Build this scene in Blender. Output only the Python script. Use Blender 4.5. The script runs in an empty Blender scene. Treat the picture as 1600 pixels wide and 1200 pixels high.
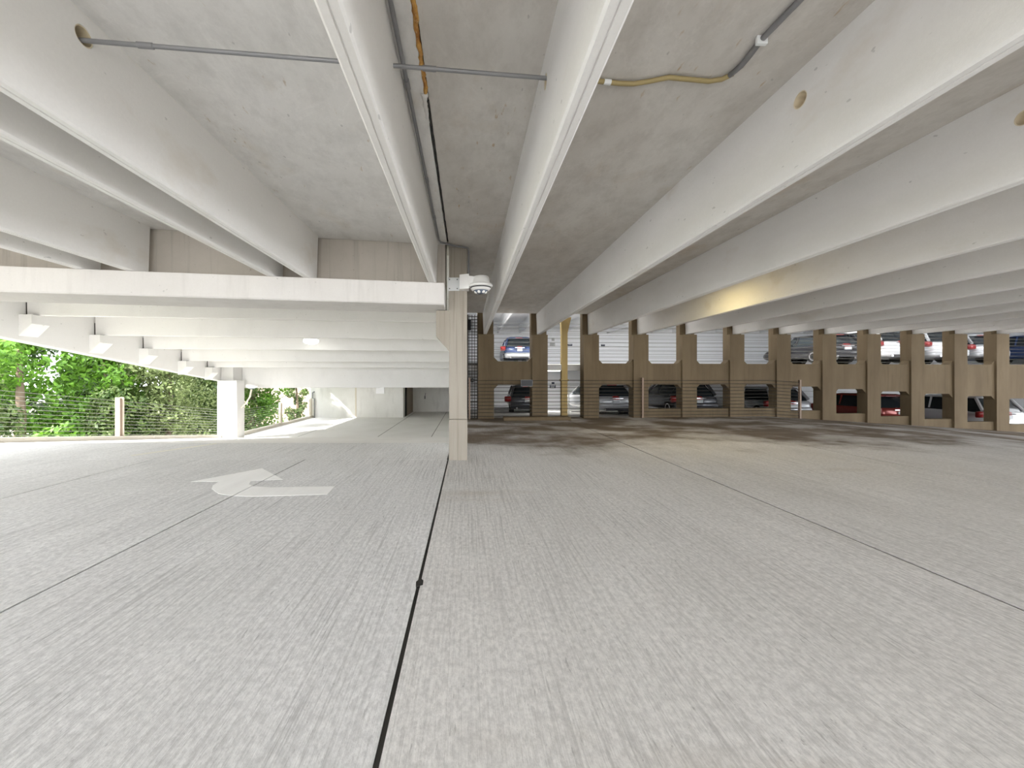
import bpy, bmesh, math, random
from mathutils import Vector, Matrix

# ------------------------------------------------------------------ camera, world, sun, exposure
SC = bpy.context.scene
COL = SC.collection
EYE = 1.40                                    # eye height above the deck
cam_d = bpy.data.cameras.new('camera'); cam = bpy.data.objects.new('camera', cam_d); COL.objects.link(cam)
cam.location = (0, 0, EYE); cam.rotation_euler = (math.pi / 2, 0, 0)
cam_d.sensor_width = 36.0; cam_d.lens = 13.5
cam_d.shift_x = 70 / 1600; cam_d.shift_y = -9 / 1600
cam_d.clip_start = 0.05; cam_d.clip_end = 500
SC.camera = cam

world = bpy.data.worlds.new('world'); SC.world = world; world.use_nodes = True
wb = world.node_tree.nodes['Background']
wb.inputs['Color'].default_value = (0.93, 0.96, 1.0, 1); wb.inputs['Strength'].default_value = 1.9

sun_d = bpy.data.lights.new('sun', 'SUN'); sun_d.energy = 4.5; sun_d.angle = 0.02; sun_d.color = (1.0, 0.96, 0.89)
sun = bpy.data.objects.new('sun', sun_d); COL.objects.link(sun)
sun.location = (-30, -20, 40)
sun.rotation_euler = Vector((0.62, 0.50, -0.62)).to_track_quat('-Z', 'Y').to_euler()

SC.view_settings.view_transform = 'Standard'; SC.view_settings.look = 'None'
SC.view_settings.exposure = 1.97; SC.view_settings.gamma = 1.0; SC.view_settings.use_curve_mapping = False
SC.cycles.max_bounces = 14; SC.cycles.diffuse_bounces = 10; SC.cycles.glossy_bounces = 4
SC.cycles.transparent_max_bounces = 8; SC.cycles.caustics_reflective = False; SC.cycles.caustics_refractive = False

R = random.Random(7)

# ------------------------------------------------------------------ materials
def mat(name, col, rough=0.8, metal=0.0, emit=None, estr=0.0, spec=0.3):
    m = bpy.data.materials.new(name); m.use_nodes = True
    b = m.node_tree.nodes['Principled BSDF']
    b.inputs['Base Color'].default_value = (*col, 1); b.inputs['Roughness'].default_value = rough
    b.inputs['Metallic'].default_value = metal; b.inputs['Specular IOR Level'].default_value = spec
    if emit:
        b.inputs['Emission Color'].default_value = (*emit, 1); b.inputs['Emission Strength'].default_value = estr
    # faint procedural unevenness
    nt = m.node_tree; n = nt.nodes.new('ShaderNodeTexNoise'); n.inputs['Scale'].default_value = 30
    r = nt.nodes.new('ShaderNodeMapRange'); r.inputs['To Min'].default_value = max(0, rough - .06); r.inputs['To Max'].default_value = min(1, rough + .06)
    nt.links.new(n.outputs['Fac'], r.inputs['Value']); nt.links.new(r.outputs['Result'], b.inputs['Roughness'])
    return m

class NT:
    def __init__(s, name, rough=0.85, spec=0.25):
        s.m = bpy.data.materials.new(name); s.m.use_nodes = True; s.t = s.m.node_tree
        s.b = s.t.nodes['Principled BSDF']; s.b.inputs['Roughness'].default_value = rough
        s.b.inputs['Specular IOR Level'].default_value = spec
        s.pos = s.t.nodes.new('ShaderNodeNewGeometry').outputs['Position']
    def link(s, a, b): s.t.links.new(a, b)
    def noise(s, scale, detail=4, rough=.55, stretch=(1, 1, 1), off=(0, 0, 0), dist=0.0):
        mp = s.t.nodes.new('ShaderNodeMapping'); mp.inputs['Scale'].default_value = stretch; mp.inputs['Location'].default_value = off
        s.link(s.pos, mp.inputs['Vector'])
        n = s.t.nodes.new('ShaderNodeTexNoise'); n.inputs['Scale'].default_value = scale; n.inputs['Detail'].default_value = detail
        n.inputs['Roughness'].default_value = rough; n.inputs['Distortion'].default_value = dist
        s.link(mp.outputs['Vector'], n.inputs['Vector']); return n.outputs['Fac']
    def rng(s, v, a, b, c=0., d=1., smooth=False):
        r = s.t.nodes.new('ShaderNodeMapRange'); r.inputs['From Min'].default_value = a; r.inputs['From Max'].default_value = b
        r.inputs['To Min'].default_value = c; r.inputs['To Max'].default_value = d
        if smooth: r.interpolation_type = 'SMOOTHSTEP'
        s.link(v, r.inputs['Value']); return r.outputs['Result']
    def mix(s, f, a, b, mode='MIX'):
        m = s.t.nodes.new('ShaderNodeMix'); m.data_type = 'RGBA'; m.blend_type = mode; m.clamp_factor = True
        for sock, v in ((m.inputs['Factor'], f), (m.inputs[6], a), (m.inputs[7], b)):
            if isinstance(v, (int, float)): sock.default_value = v
            elif isinstance(v, tuple): sock.default_value = (*v, 1)
            else: s.link(v, sock)
        return m.outputs[2]
    def math(s, op, a, b=0.0):
        m = s.t.nodes.new('ShaderNodeMath'); m.operation = op; m.use_clamp = False
        for i, v in enumerate((a, b)):
            if isinstance(v, (int, float)): m.inputs[i].default_value = v
            else: s.link(v, m.inputs[i])
        return m.outputs[0]
    def axis(s, i):
        x = s.t.nodes.new('ShaderNodeSeparateXYZ'); s.link(s.pos, x.inputs[0]); return x.outputs[i]
    def bump(s, h, strength, dist=.01):
        b = s.t.nodes.new('ShaderNodeBump'); b.inputs['Strength'].default_value = strength; b.inputs['Distance'].default_value = dist
        s.link(h, b.inputs['Height']); s.link(b.outputs['Normal'], s.b.inputs['Normal'])
    def out(s, col): s.link(col, s.b.inputs['Base Color']); return s.m

def concrete(name, base, tint, var=.5, stretch=(1, 1, 1), streak=None, stain=None, pits=True, bump=.25, speck=False, sk=.35):
    n = NT(name)
    big = n.rng(n.noise(.7, 6, .62, stretch), .35, .68)
    c = n.mix(n.math('MULTIPLY', big, var), base, tint)
    fine = n.noise(45, 5, .7)
    c = n.mix(n.rng(fine, .3, .7, 0, .16), c, tuple(x * .72 for x in base))
    if streak:
        st = n.noise(1.0, 4, .6, streak)
        c = n.mix(n.rng(st, .52, .75, 0, sk), c, tuple(x * .62 for x in tint))
    if stain:
        sm = n.rng(n.noise(1.5, 5, .6, (1, .6, 1), (3, 7, 1)), .60, .75, 0, .55)
        c = n.mix(sm, c, stain)
    if speck:                                       # small rust and form-oil flecks, faint pale veins
        r1 = n.rng(n.noise(9, 3, .6, (2.2, .5, 1), (2, 5, 0)), .66, .72, 0, .75)
        r1 = n.math('MULTIPLY', r1, n.rng(n.noise(.9, 3, .5, (1, .6, 1), (8, 1, 4)), .5, .62))
        c = n.mix(r1, c, (.40, .27, .13))
        v = n.noise(1.3, 6, .65, (1, .7, 1), (4, 4, 2), .8)
        vv = n.rng(n.math('ABSOLUTE', n.math('SUBTRACT', v, .5)), 0, .02, .12, 0)
        c = n.mix(vv, c, tuple(min(1, x * 1.25) for x in base))
        mo = n.noise(5, 6, .7, (1, .6, 1), (1, 2, 9))
        c = n.mix(n.rng(mo, .45, .68, 0, .30), c, tuple(x * .66 for x in tint))
    if pits:
        pt = n.noise(22, 2, .4, (1, .45, 1))
        c = n.mix(n.rng(pt, .74, .77, 0, .45), c, tuple(x * .4 for x in base))
    n.bump(fine, bump, .004)
    return n.out(c)

M = {}
M['tee_left'] = concrete('tee_concrete_pale', (.76, .75, .735), (.60, .585, .56), .7, (1, .5, 1), stain=(.58, .52, .43), speck=True)
M['stem_left'] = concrete('stem_concrete_pale', (.78, .77, .755), (.66, .645, .62), .55, (1, .3, 1), stain=(.62, .57, .50))
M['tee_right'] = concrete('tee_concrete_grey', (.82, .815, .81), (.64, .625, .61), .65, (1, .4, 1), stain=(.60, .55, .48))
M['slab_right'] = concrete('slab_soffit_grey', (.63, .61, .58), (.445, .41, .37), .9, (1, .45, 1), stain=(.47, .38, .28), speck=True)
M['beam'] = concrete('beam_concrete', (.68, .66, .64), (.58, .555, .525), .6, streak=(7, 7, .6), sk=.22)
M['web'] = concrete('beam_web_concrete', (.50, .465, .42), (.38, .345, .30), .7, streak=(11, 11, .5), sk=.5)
M['ramp'] = concrete('ramp_tee_concrete', (.79, .785, .775), (.72, .71, .695), .5, streak=(1.2, 1.2, .6), bump=.1, sk=.15)
M['column'] = concrete('column_concrete', (.385, .35, .30), (.285, .25, .205), .7, (3, 3, .4), streak=(26, 26, .5), bump=.3, sk=.65)
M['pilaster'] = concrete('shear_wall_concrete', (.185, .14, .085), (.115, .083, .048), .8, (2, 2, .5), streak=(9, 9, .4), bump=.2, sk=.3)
M['wall_pale'] = concrete('pale_wall_concrete', (.86, .85, .83), (.74, .725, .69), .55, streak=(2.5, 2.5, .6))
M['far_white'] = concrete('far_white_wall', (.80, .81, .83), (.74, .75, .77), .4, pits=False)
M['kerb'] = concrete('kerb_concrete', (.66, .62, .55), (.55, .50, .43), .5)

def floor_mat(name, base, tint, dirt_shade):
    n = NT(name, .9, .2)
    big = n.rng(n.noise(.55, 6, .6, (1, .55, 1)), .35, .68)
    c = n.mix(n.math('MULTIPLY', big, .6), base, tint)
    broom = n.noise(1.0, 5, .68, (52, 1.0, 1), dist=.2)
    grain = n.noise(34, 5, .75, (1, .6, 1))
    wear = n.rng(n.noise(.9, 4, .6, (1, .5, 1), (6, 3, 0)), .36, .62, .22, .66)
    c = n.mix(n.math('MULTIPLY', n.rng(broom, .38, .52, 1, 0), wear), c, tuple(x * .50 for x in base))
    scr = n.noise(1.0, 5, .7, (34, 5, 1), (2, 8, 0), .3)
    c = n.mix(n.rng(scr, .62, .68, 0, .65), c, tuple(x * .42 for x in base))
    pale = n.rng(n.noise(1.7, 4, .6, (1, .5, 1), (12, 1, 0)), .55, .72, 0, .35)
    c = n.mix(pale, c, tuple(min(.95, x * 1.18) for x in base))
    c = n.mix(n.rng(grain, .40, .60, .45, 0), c, tuple(x * .48 for x in base))
    pit = n.noise(30, 4, .65, (1.3, .6, 1))
    c = n.mix(n.rng(pit, .66, .72, 0, .6), c, tuple(x * .35 for x in base))
    # tyre and oil stains, plus shade painted in, by the pilaster wall, ragged edges
    if dirt_shade:
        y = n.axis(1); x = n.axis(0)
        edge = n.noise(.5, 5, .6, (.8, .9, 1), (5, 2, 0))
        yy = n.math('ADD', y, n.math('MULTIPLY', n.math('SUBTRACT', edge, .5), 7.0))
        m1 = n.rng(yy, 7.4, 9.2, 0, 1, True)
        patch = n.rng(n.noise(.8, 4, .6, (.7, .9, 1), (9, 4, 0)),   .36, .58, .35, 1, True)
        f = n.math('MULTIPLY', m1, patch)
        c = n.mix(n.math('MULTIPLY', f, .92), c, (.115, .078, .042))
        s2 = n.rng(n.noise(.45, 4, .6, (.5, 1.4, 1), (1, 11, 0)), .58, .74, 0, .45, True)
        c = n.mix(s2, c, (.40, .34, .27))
    h = n.math('ADD', n.math('MULTIPLY', broom, .7), n.math('MULTIPLY', grain, .5))
    n.bump(h, .8, .008)
    return n.out(c)
M['floor_left'] = floor_mat('deck_broomed_pale', (.80, .80, .80), (.69, .685, .675), False)
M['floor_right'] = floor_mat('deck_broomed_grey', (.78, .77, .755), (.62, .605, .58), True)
M['ramp_floor'] = concrete('ramp_floor', (.80, .79, .78), (.70, .69, .67), .6, bump=.15)
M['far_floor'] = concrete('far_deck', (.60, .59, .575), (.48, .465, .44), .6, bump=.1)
M['joint'] = mat('joint_sealant', (.035, .033, .03), .9)
M['paint'] = concrete('worn_road_paint', (.95, .95, .94), (.84, .835, .82), .6, (6, 1, 1), pits=False)
M['paint_old'] = concrete('faded_road_paint', (.74, .72, .62), (.66, .64, .58), .6, pits=False)
M['galv'] = mat('galvanised_conduit', (.25, .25, .26), .5, .4)
M['flex'] = mat('tan_flexible_conduit', (.34, .27, .13), .5, .1)
M['pvc'] = concrete('pvc_sleeve', (.70, .62, .47), (.58, .49, .34), .6, pits=False)
M['white_plastic'] = mat('white_plastic', (.86, .86, .85), .35)
M['black_plastic'] = mat('black_plastic', (.02, .02, .022), .35)
M['steel_pale'] = mat('pale_bracket', (.74, .76, .77), .5)
M['screw'] = mat('screw_steel', (.2, .2, .2), .4, .8)
M['smoked'] = mat('smoked_dome', (.10, .13, .18), .08, 0, spec=.8)
M['cable'] = mat('steel_cable', (.36, .36, .34), .5, .4)
M['cable_dark'] = mat('dark_cable', (.05, .045, .04), .6, .2)
M['post'] = mat('rail_post_cream', (.72, .66, .56), .6)
M['post_dark'] = mat('post_brown', (.30, .22, .17), .6)
M['yellow_post'] = concrete('rusty_yellow_post', (.50, .38, .17), (.38, .26, .11), .7, (3, 3, .5), pits=False)
M['door_brown'] = mat('door_brown', (.28, .23, .18), .6)
M['dark'] = mat('dark_void', (.02, .02, .02), .9)
M['lamp_lens'] = mat('lamp_lens_white', (.9, .9, .9), .3, emit=(1, .98, .93), estr=2.0)
M['lamp_warm'] = mat('lamp_lens_warm', (.9, .8, .5), .3, emit=(1, .80, .38), estr=6.0)
M['sign_blue'] = mat('sign_dark_blue', (.05, .06, .09), .5)
M['sign_white'] = mat('sign_white', (.85, .85, .85), .5)
M['stucco'] = concrete('pink_stucco', (.42, .33, .27), (.37, .29, .23), .5, pits=False)
M['asphalt'] = concrete('outside_paving', (.50, .49, .47), (.42, .41, .39), .5)

def rust_mat():
    n = NT('rust_crust', .7)
    a = n.noise(14, 5, .65, (1, .35, 1)); b = n.noise(40, 3, .6)
    c = n.mix(n.rng(a, .38, .6), (.30, .12, .03), (.62, .36, .10))
    c = n.mix(n.rng(b, .55, .72, 0, .7), c, (.72, .58, .34))
    n.bump(b, .6, .01); return n.out(c)
M['rust'] = rust_mat()
def leaf_mat(name, a, b, c):
    n = NT(name, .55, .3)
    v = n.noise(3.5, 3, .6); w = n.noise(18, 2, .5)
    k = n.mix(n.rng(v, .38, .62), a, b); k = n.mix(n.rng(w, .52, .70, 0, .8), k, c)
    n.out(k)
    tr = n.t.nodes.new('ShaderNodeBsdfTranslucent'); n.link(k, tr.inputs['Color'])
    ms = n.t.nodes.new('ShaderNodeMixShader'); ms.inputs[0].default_value = .25
    n.link(n.b.outputs[0], ms.inputs[1]); n.link(tr.outputs[0], ms.inputs[2])
    n.link(ms.outputs[0], n.t.nodes['Material Output'].inputs['Surface'])
    return n.m
M['leaf_bright'] = leaf_mat('leaf_bright', (.05, .13, .012), (.12, .26, .022), (.20, .34, .055))
M['leaf_mid'] = leaf_mat('leaf_mid', (.03, .065, .014), (.09, .14, .03), (.25, .29, .11))
M['leaf_pale'] = leaf_mat('leaf_pale', (.065, .095, .025), (.16, .21, .07), (.38, .42, .21))
M['leaf_dark'] = leaf_mat('leaf_dark', (.012, .03, .006), (.03, .06, .012), (.07, .11, .03))
M['bark'] = concrete('bark', (.16, .12, .085), (.10, .075, .05), .7, (6, 6, 1), pits=False)
M['grass'] = concrete('outside_grass', (.17, .17, .11), (.22, .21, .16), .7, pits=False)

# ------------------------------------------------------------------ mesh helpers
class MB:
    def __init__(s): s.v = []; s.f = []; s.sm = False
    def add(s, vs, fs):
        o = len(s.v); s.v += [tuple(p) for p in vs]; s.f += [tuple(o + i for i in f) for f in fs]; return s
    def box(s, x0, x1, y0, y1, z0, z1):
        vs = [(x0, y0, z0), (x1, y0, z0), (x1, y1, z0), (x0, y1, z0), (x0, y0, z1), (x1, y0, z1), (x1, y1, z1), (x0, y1, z1)]
        return s.add(vs, [(3, 2, 1, 0), (4, 5, 6, 7), (0, 1, 5, 4), (1, 2, 6, 5), (2, 3, 7, 6), (3, 0, 4, 7)])
    def prism(s, pts, a, b):                     # pts: 3-D ring (ccw), swept from offset a to offset b (vectors)
        n = len(pts); a = Vector(a); b = Vector(b)
        vs = [Vector(p) + a for p in pts] + [Vector(p) + b for p in pts]
        return s.add(vs, [tuple(range(n))[::-1], tuple(range(n, 2 * n))] + [(i, (i + 1) % n, n + (i + 1) % n, n + i) for i in range(n)])
    def loft(s, rings, cap=True):
        n = len(rings[0]); vs = [p for r in rings for p in r]; fs = []
        for k in range(len(rings) - 1):
            for i in range(n):
                fs.append((k * n + i, k * n + (i + 1) % n, (k + 1) * n + (i + 1) % n, (k + 1) * n + i))
        if cap: fs += [tuple(range(n))[::-1], tuple(range((len(rings) - 1) * n, len(rings) * n))]
        return s.add(vs, fs)
    def tube(s, pts, r, n=8, cap=True):
        pts = [Vector(p) for p in pts]; rings = []; up = None
        for i, p in enumerate(pts):
            d = (pts[min(i + 1, len(pts) - 1)] - pts[max(i - 1, 0)]).normalized()
            if up is None: up = Vector((0, 0, 1)) if abs(d.z) < .9 else Vector((0, 1, 0))
            u = d.cross(up).normalized(); w = u.cross(d).normalized(); up = w
            rr = r[i] if isinstance(r, (list, tuple)) else r
            rings.append([p + (u * math.cos(t) + w * math.sin(t)) * rr for t in [2 * math.pi * k / n for k in range(n)]])
        return s.loft(rings, cap)
    def lathe(s, c, prof, n=24):                  # prof: (radius, z) from bottom to top
        c = Vector(c); rings = [[c + Vector((r * math.cos(2 * math.pi * k / n), r * math.sin(2 * math.pi * k / n), z)) for k in range(n)] for r, z in prof]
        return s.loft(rings)

def obj(name, mb, m, parent=None, loc=(0, 0, 0), smooth=False, bevel=0):
    me = bpy.data.meshes.new(name); L = Vector(loc)
    me.from_pydata([tuple(Vector(v) - L) for v in mb.v], [], mb.f)
    bm = bmesh.new(); bm.from_mesh(me); bmesh.ops.recalc_face_normals(bm, faces=bm.faces); bm.to_mesh(me); bm.free()
    if smooth:
        for p in me.polygons: p.use_smooth = True
        if smooth != 'all': me.set_sharp_from_angle(angle=math.radians(40))
    me.materials.append(M[m] if isinstance(m, str) else m)
    o = bpy.data.objects.new(name, me); COL.objects.link(o)
    if parent is None: o.location = L
    else: o.parent = parent
    if bevel:
        b = o.modifiers.new('bevel', 'BEVEL'); b.width = bevel; b.segments = 2; b.limit_method = 'ANGLE'; b.angle_limit = .6
    return o

def tag(o, label=None, cat=None, group=None, kind=None):
    if label: o['label'] = label
    if cat: o['category'] = cat
    if group: o['group'] = group
    if kind: o['kind'] = kind
    return o

class Thing:
    """An empty at the thing's base; parts are given in world coordinates (rot 0) and stored relative to it."""
    def __init__(s, name, label, cat, loc, group=None, kind=None):
        s.loc = Vector(loc); s.o = bpy.data.objects.new(name, None); s.o.empty_display_size = .2
        COL.objects.link(s.o); s.o.location = s.loc; tag(s.o, label, cat, group, kind)
    def part(s, name, mb, m, parent=None, **k): return obj(name, mb, m, parent or s.o, s.loc, **k)

def copy_tree(o, parent=None):
    c = o.copy(); COL.objects.link(c); c.parent = parent
    for ch in o.children: copy_tree(ch, c)
    return c

def bore(o, p0, p1, r):                            # cut a real round hole through a mesh object
    c = MB().tube([p0, p1], r, 24); L = o.matrix_world.translation if o.parent is None else Vector(o.parent.location)
    if o.parent is not None and o.parent.parent is not None: L = L + Vector(o.parent.parent.location)
    k = obj('cutter', c, 'pvc', None); k.location = -L
    md = o.modifiers.new('hole', 'BOOLEAN'); md.object = k; md.operation = 'DIFFERENCE'; md.solver = 'EXACT'
    k.location = (0, 0, 0)
    bpy.context.view_layer.update()
    dg = bpy.context.evaluated_depsgraph_get()
    me = bpy.data.meshes.new_from_object(o.evaluated_get(dg)); o.modifiers.clear()
    old = o.data; o.data = me; bpy.data.meshes.remove(old)
    km = k.data; bpy.data.objects.remove(k); bpy.data.meshes.remove(km)

def slab_pt(px, py, z):                            # world point on the horizontal plane z
    Y = 600 * (z - EYE) / (591 - py); return Vector(((px - 730) / 600 * Y, Y, z))
def pt(px, py, Y): return Vector(((px - 730) / 600 * Y, Y, EYE + (591 - py) / 600 * Y))

BACK = -7.2                                        # the deck's open edge behind the viewer
SOFF, STEM = 3.64, 2.92                            # slab soffit and stem underside

# ------------------------------------------------------------------ floor
def zr(x): return -max(0.0, x - 11.0) * .066       # the far stalls on the right fall away gently
def wall_y(x): return 13.15 + .08 * x
def grid_slab(xs, ys, zt, th):
    """slab with top zt(x,y), given x and y breakpoints"""
    mb = MB(); nx, ny = len(xs), len(ys); vs = []
    for y in ys:
        for x in xs:
            Y = y(x) if callable(y) else y
            vs.append((x, Y, zt(x, Y)))
    vs += [(x, y, z - th) for x, y, z in vs]
    n = nx * ny; fs = []
    for j in range(ny - 1):
        for i in range(nx - 1):
            a = j * nx + i; fs += [(a, a + 1, a + 1 + nx, a + nx), (n + a + nx, n + a + 1 + nx, n + a + 1, n + a)]
    for j in range(ny - 1):
        for i in (0, nx - 1): a = j * nx + i; fs.append((a, a + nx, n + a + nx, n + a))
    for i in range(nx - 1):
        for j in (0, ny - 1): a = j * nx + i; fs.append((a, a + 1, n + a + 1, n + a))
    return mb.add(vs, fs)

def zc(z): return lambda x, y: z
JL = [-10.55, -7.95, -5.42, -2.79, -.33]           # joints between the floor panels, left bay
JR = [-.33, 3.36, 7.03, 10.7, 14.37, 18.04, 21.7, 25.4, 29.0]
TEE_END = 6.62
def zfloor(x, y): return zr(x)
fl = obj('floor', grid_slab([-10.55, -.33, 11, 29.0], [BACK, 8.0], lambda x, y: zr(x) - .008, .2), 'joint')
tag(fl, 'broom-finished concrete parking deck with dark joints', None, None, 'structure')
for i in range(4):
    x0, x1 = JL[i] + .010, JL[i + 1] - (.012 if i == 3 else .010)
    obj('floor_panel', grid_slab([x0, x1], [BACK, TEE_END - .006], zc(0), .0078), 'floor_left', fl)
obj('floor_panel', grid_slab([-10.55, -.33 - .02], [TEE_END + .004, 8.30], zc(0), .0078), 'floor_left', fl)
for i in range(8):
    x0, x1 = JR[i] + (.012 if i == 0 else .014), JR[i + 1] - .014
    xs = [x0, 11.0, x1] if x0 < 11 < x1 else [x0, x1]
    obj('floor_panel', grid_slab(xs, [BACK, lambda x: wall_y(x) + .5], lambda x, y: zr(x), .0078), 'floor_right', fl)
obj('joint_bed', grid_slab([-.33, 11, 29.0], [8.0, lambda x: wall_y(x) + .5], lambda x, y: zr(x) - .008, .2), 'joint', fl)
obj('joint_chip', MB().prism([(-.345, 2.575, .0), (-.300, 2.60, .0), (-.303, 2.655, .0), (-.325, 2.69, 0), (-.352, 2.64, 0)], (0, 0, -.01), (0, 0, .0015)), 'joint', fl)
LOWZ = -1.22
rp = obj('floor_ramp', grid_slab([-10.55, -.3], [8.30, 17.0], lambda x, y: -(y - 8.3) / 8.7 * -LOWZ, .2), 'ramp_floor')
tag(rp, 'sunlit concrete ramp dropping away behind the slender column', None, None, 'structure')
lf = obj('floor_lower', grid_slab([-10.55, -.3], [17.0, 31.0], zc(LOWZ), .2), 'ramp_floor')
tag(lf, 'pale lower concrete deck in front of the stair tower wall', None, None, 'structure')
for x in (-7.6, -4.0, -1.6):
    obj('joint_line', MB().box(x - .012, x + .012, 17.2, 25.5 if x < -4.3 else 29.9, LOWZ, LOWZ + .002), 'joint', lf)

# painted marks
arrow_px = [(105, 302), (740, 182), (925, 282), (640, 295), (622, 325), (660, 343), (820, 352), (1390, 343), (1320, 415), (700, 433), (480, 428), (350, 408), (290, 365), (300, 335), (360, 298)]
ap = [slab_pt(280 + a / 5.714, 700 + b / 5.714, 0.0) for a, b in arrow_px]
am = MB().add([(p.x, p.y, .0025) for p in ap], [tuple(range(len(ap)))])
arrow = obj('painted_arrow', am, 'paint', None, (ap[0].x, ap[0].y, 0))
bm = bmesh.new(); bm.from_mesh(arrow.data); keep = bm.copy()
lx = -2.79 - arrow.location.x
for b, s in ((bm, 1), (keep, -1)):
    bmesh.ops.bisect_plane(b, geom=b.verts[:] + b.edges[:] + b.faces[:], plane_co=(lx + s * .008, 0, 0), plane_no=(s, 0, 0), clear_inner=True)
tmp = bpy.data.meshes.new('tmp'); keep.to_mesh(tmp); bm.from_mesh(tmp)
ex = bmesh.ops.extrude_face_region(bm, geom=bm.faces[:])
bmesh.ops.translate(bm, verts=[e for e in ex['geom'] if isinstance(e, bmesh.types.BMVert)], vec=(0, 0, -.003))
bmesh.ops.recalc_face_normals(bm, faces=bm.faces); bm.to_mesh(arrow.data); bm.free(); keep.free(); bpy.data.meshes.remove(tmp)
tag(arrow, 'large white left-turn arrow painted on the pale deck', 'road marking')

def stripe(p0, p1, w, label, m='paint_old', z=.002):
    a, b = Vector(p0), Vector(p1); d = (b - a).normalized(); n = Vector((-d.y, d.x, 0)) * w / 2
    o = obj('painted_stripe', MB().prism([a - n, b - n, b + n, a + n], (0, 0, 0), (0, 0, z)), m, None, p0)
    return tag(o, label, 'road marking')
stripe(slab_pt(205, 712, 0), slab_pt(338, 693, 0), .10, 'faded cream stripe on the deck left of the white arrow')

# ------------------------------------------------------------------ ceiling: double tees
def stem_mesh(xc, y0, y1, z0, z1, wb=.115, wt=.16, dz=0.0):
    h, t = wb / 2, wt / 2; c = .014; g = .006
    prof = [(-t, z1), (-h, z0 + c), (-h + c, z0), (-g, z0), (-g * .4, z0 + .008), (g * .4, z0 + .008), (g, z0), (h - c, z0), (h, z0 + c), (t, z1)]
    a = [(xc + p, y0, z + dz) for p, z in prof]; b = [(xc + p, y1, z + dz) for p, z in prof]
    return MB().loft([a, b])

ceil = bpy.data.objects.new('ceiling', None); COL.objects.link(ceil); ceil.location = (0, 0, SOFF)
tag(ceil, 'precast concrete double tee ceiling over the deck', None, None, 'structure')
CL = (0, 0, SOFF)
def ledge_y(x): return 6.10 + .155 * (x + .4)      # front of the ledge under the left tees
stems = {}
TEEL = [(-2.68, -.335, (-.565, -2.43)), (-5.09, -2.70, (-2.93, -4.78)), (-7.5, -5.11, (-5.40, -7.22)), (-9.9, -7.52, (-7.82, -9.62))]
for k, (x0, x1, ss) in enumerate(TEEL):
    t = obj('double_tee', grid_slab([x0, x1], [BACK, lambda x: ledge_y(x) + .34], zc(SOFF + .12), .12), 'tee_left', ceil, CL)
    for x in ss:
        o = obj('stem', stem_mesh(x, BACK, ledge_y(x) + .27, STEM, SOFF + .002), 'stem_left', t, CL)
        stems[x] = o
def dzr(x): return max(0.0, x - 3) * .011
SX = [.62, 2.50] + [4.34 + 1.81 * i for i in range(12)]
for k in range(7):
    x0 = -.305 if k == 0 else (SX[2 * k - 1] + SX[2 * k]) / 2 + .008
    x1 = (SX[2 * k + 1] + SX[2 * k + 2]) / 2 - .008 if k < 6 else SX[13] + .95
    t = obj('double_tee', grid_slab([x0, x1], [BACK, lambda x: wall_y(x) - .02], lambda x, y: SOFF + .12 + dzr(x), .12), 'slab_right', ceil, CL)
    for x in SX[2 * k:2 * k + 2]:
        o = obj('stem', stem_mesh(x, BACK, wall_y(x) + .12, STEM, SOFF + .004, dz=dzr(x)), 'tee_right', t, CL)
        stems[x] = o

obj('topping', grid_slab([-11.6, 3, 29.0], [BACK, 7.4], lambda x, y: SOFF + .24 + dzr(x), .115), 'slab_right', ceil, CL)
obj('topping', grid_slab([-.3, 3, 29.0], [7.4, lambda x: wall_y(x) + .3], lambda x, y: SOFF + .24 + dzr(x), .115), 'slab_right', ceil, CL)
obj('sun_block_panel', MB().box(-11.6, -11.35, 2.2, 6.0, 2.05, SOFF + .12), 'tee_left', ceil, CL)  # unseen panel added to keep sun off the left deck
obj('sun_block_slab', MB().box(-11.36, -9.92, BACK, 4.9, SOFF, SOFF + .12), 'tee_left', ceil, CL)  # unseen overhang added to shorten the sun's reach on the left

# cut pipe sleeves through four stems
def sleeve(x, y, z, r=.058):
    o = stems[x]; w = .2
    # meshes of nested children are stored relative to the ceiling empty
    o_loc = Vector(CL)
    c = MB().tube([(x - w, y, z), (x + w, y, z)], r, 28)
    k = obj('cutter', c, 'pvc')
    md = o.modifiers.new('hole', 'BOOLEAN'); md.object = k; md.operation = 'DIFFERENCE'; md.solver = 'EXACT'
    bpy.context.view_layer.update()
    me = bpy.data.meshes.new_from_object(o.evaluated_get(bpy.context.evaluated_depsgraph_get()))
    o.modifiers.clear(); old = o.data; o.data = me; bpy.data.meshes.remove(old)
    km = k.data; bpy.data.objects.remove(k); bpy.data.meshes.remove(km)
    n = 28; rings = []
    for xx, rr in ((-.072, r), (.072, r), (.072, r - .007), (-.072, r - .007), (-.072, r)):
        rings.append([(x + xx, y + rr * math.cos(2 * math.pi * i / n), z + rr * math.sin(2 * math.pi * i / n)) for i in range(n)])
    obj('pipe_sleeve', MB().loft(rings, False), 'pvc', o.parent, CL, smooth=True)
sleeve(-2.43, 2.36, 3.50)
sleeve(.62, 2.68, 3.47, .05)
sleeve(2.50, 2.80, 3.43)
sleeve(4.34, 2.94, 3.40)

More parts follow.
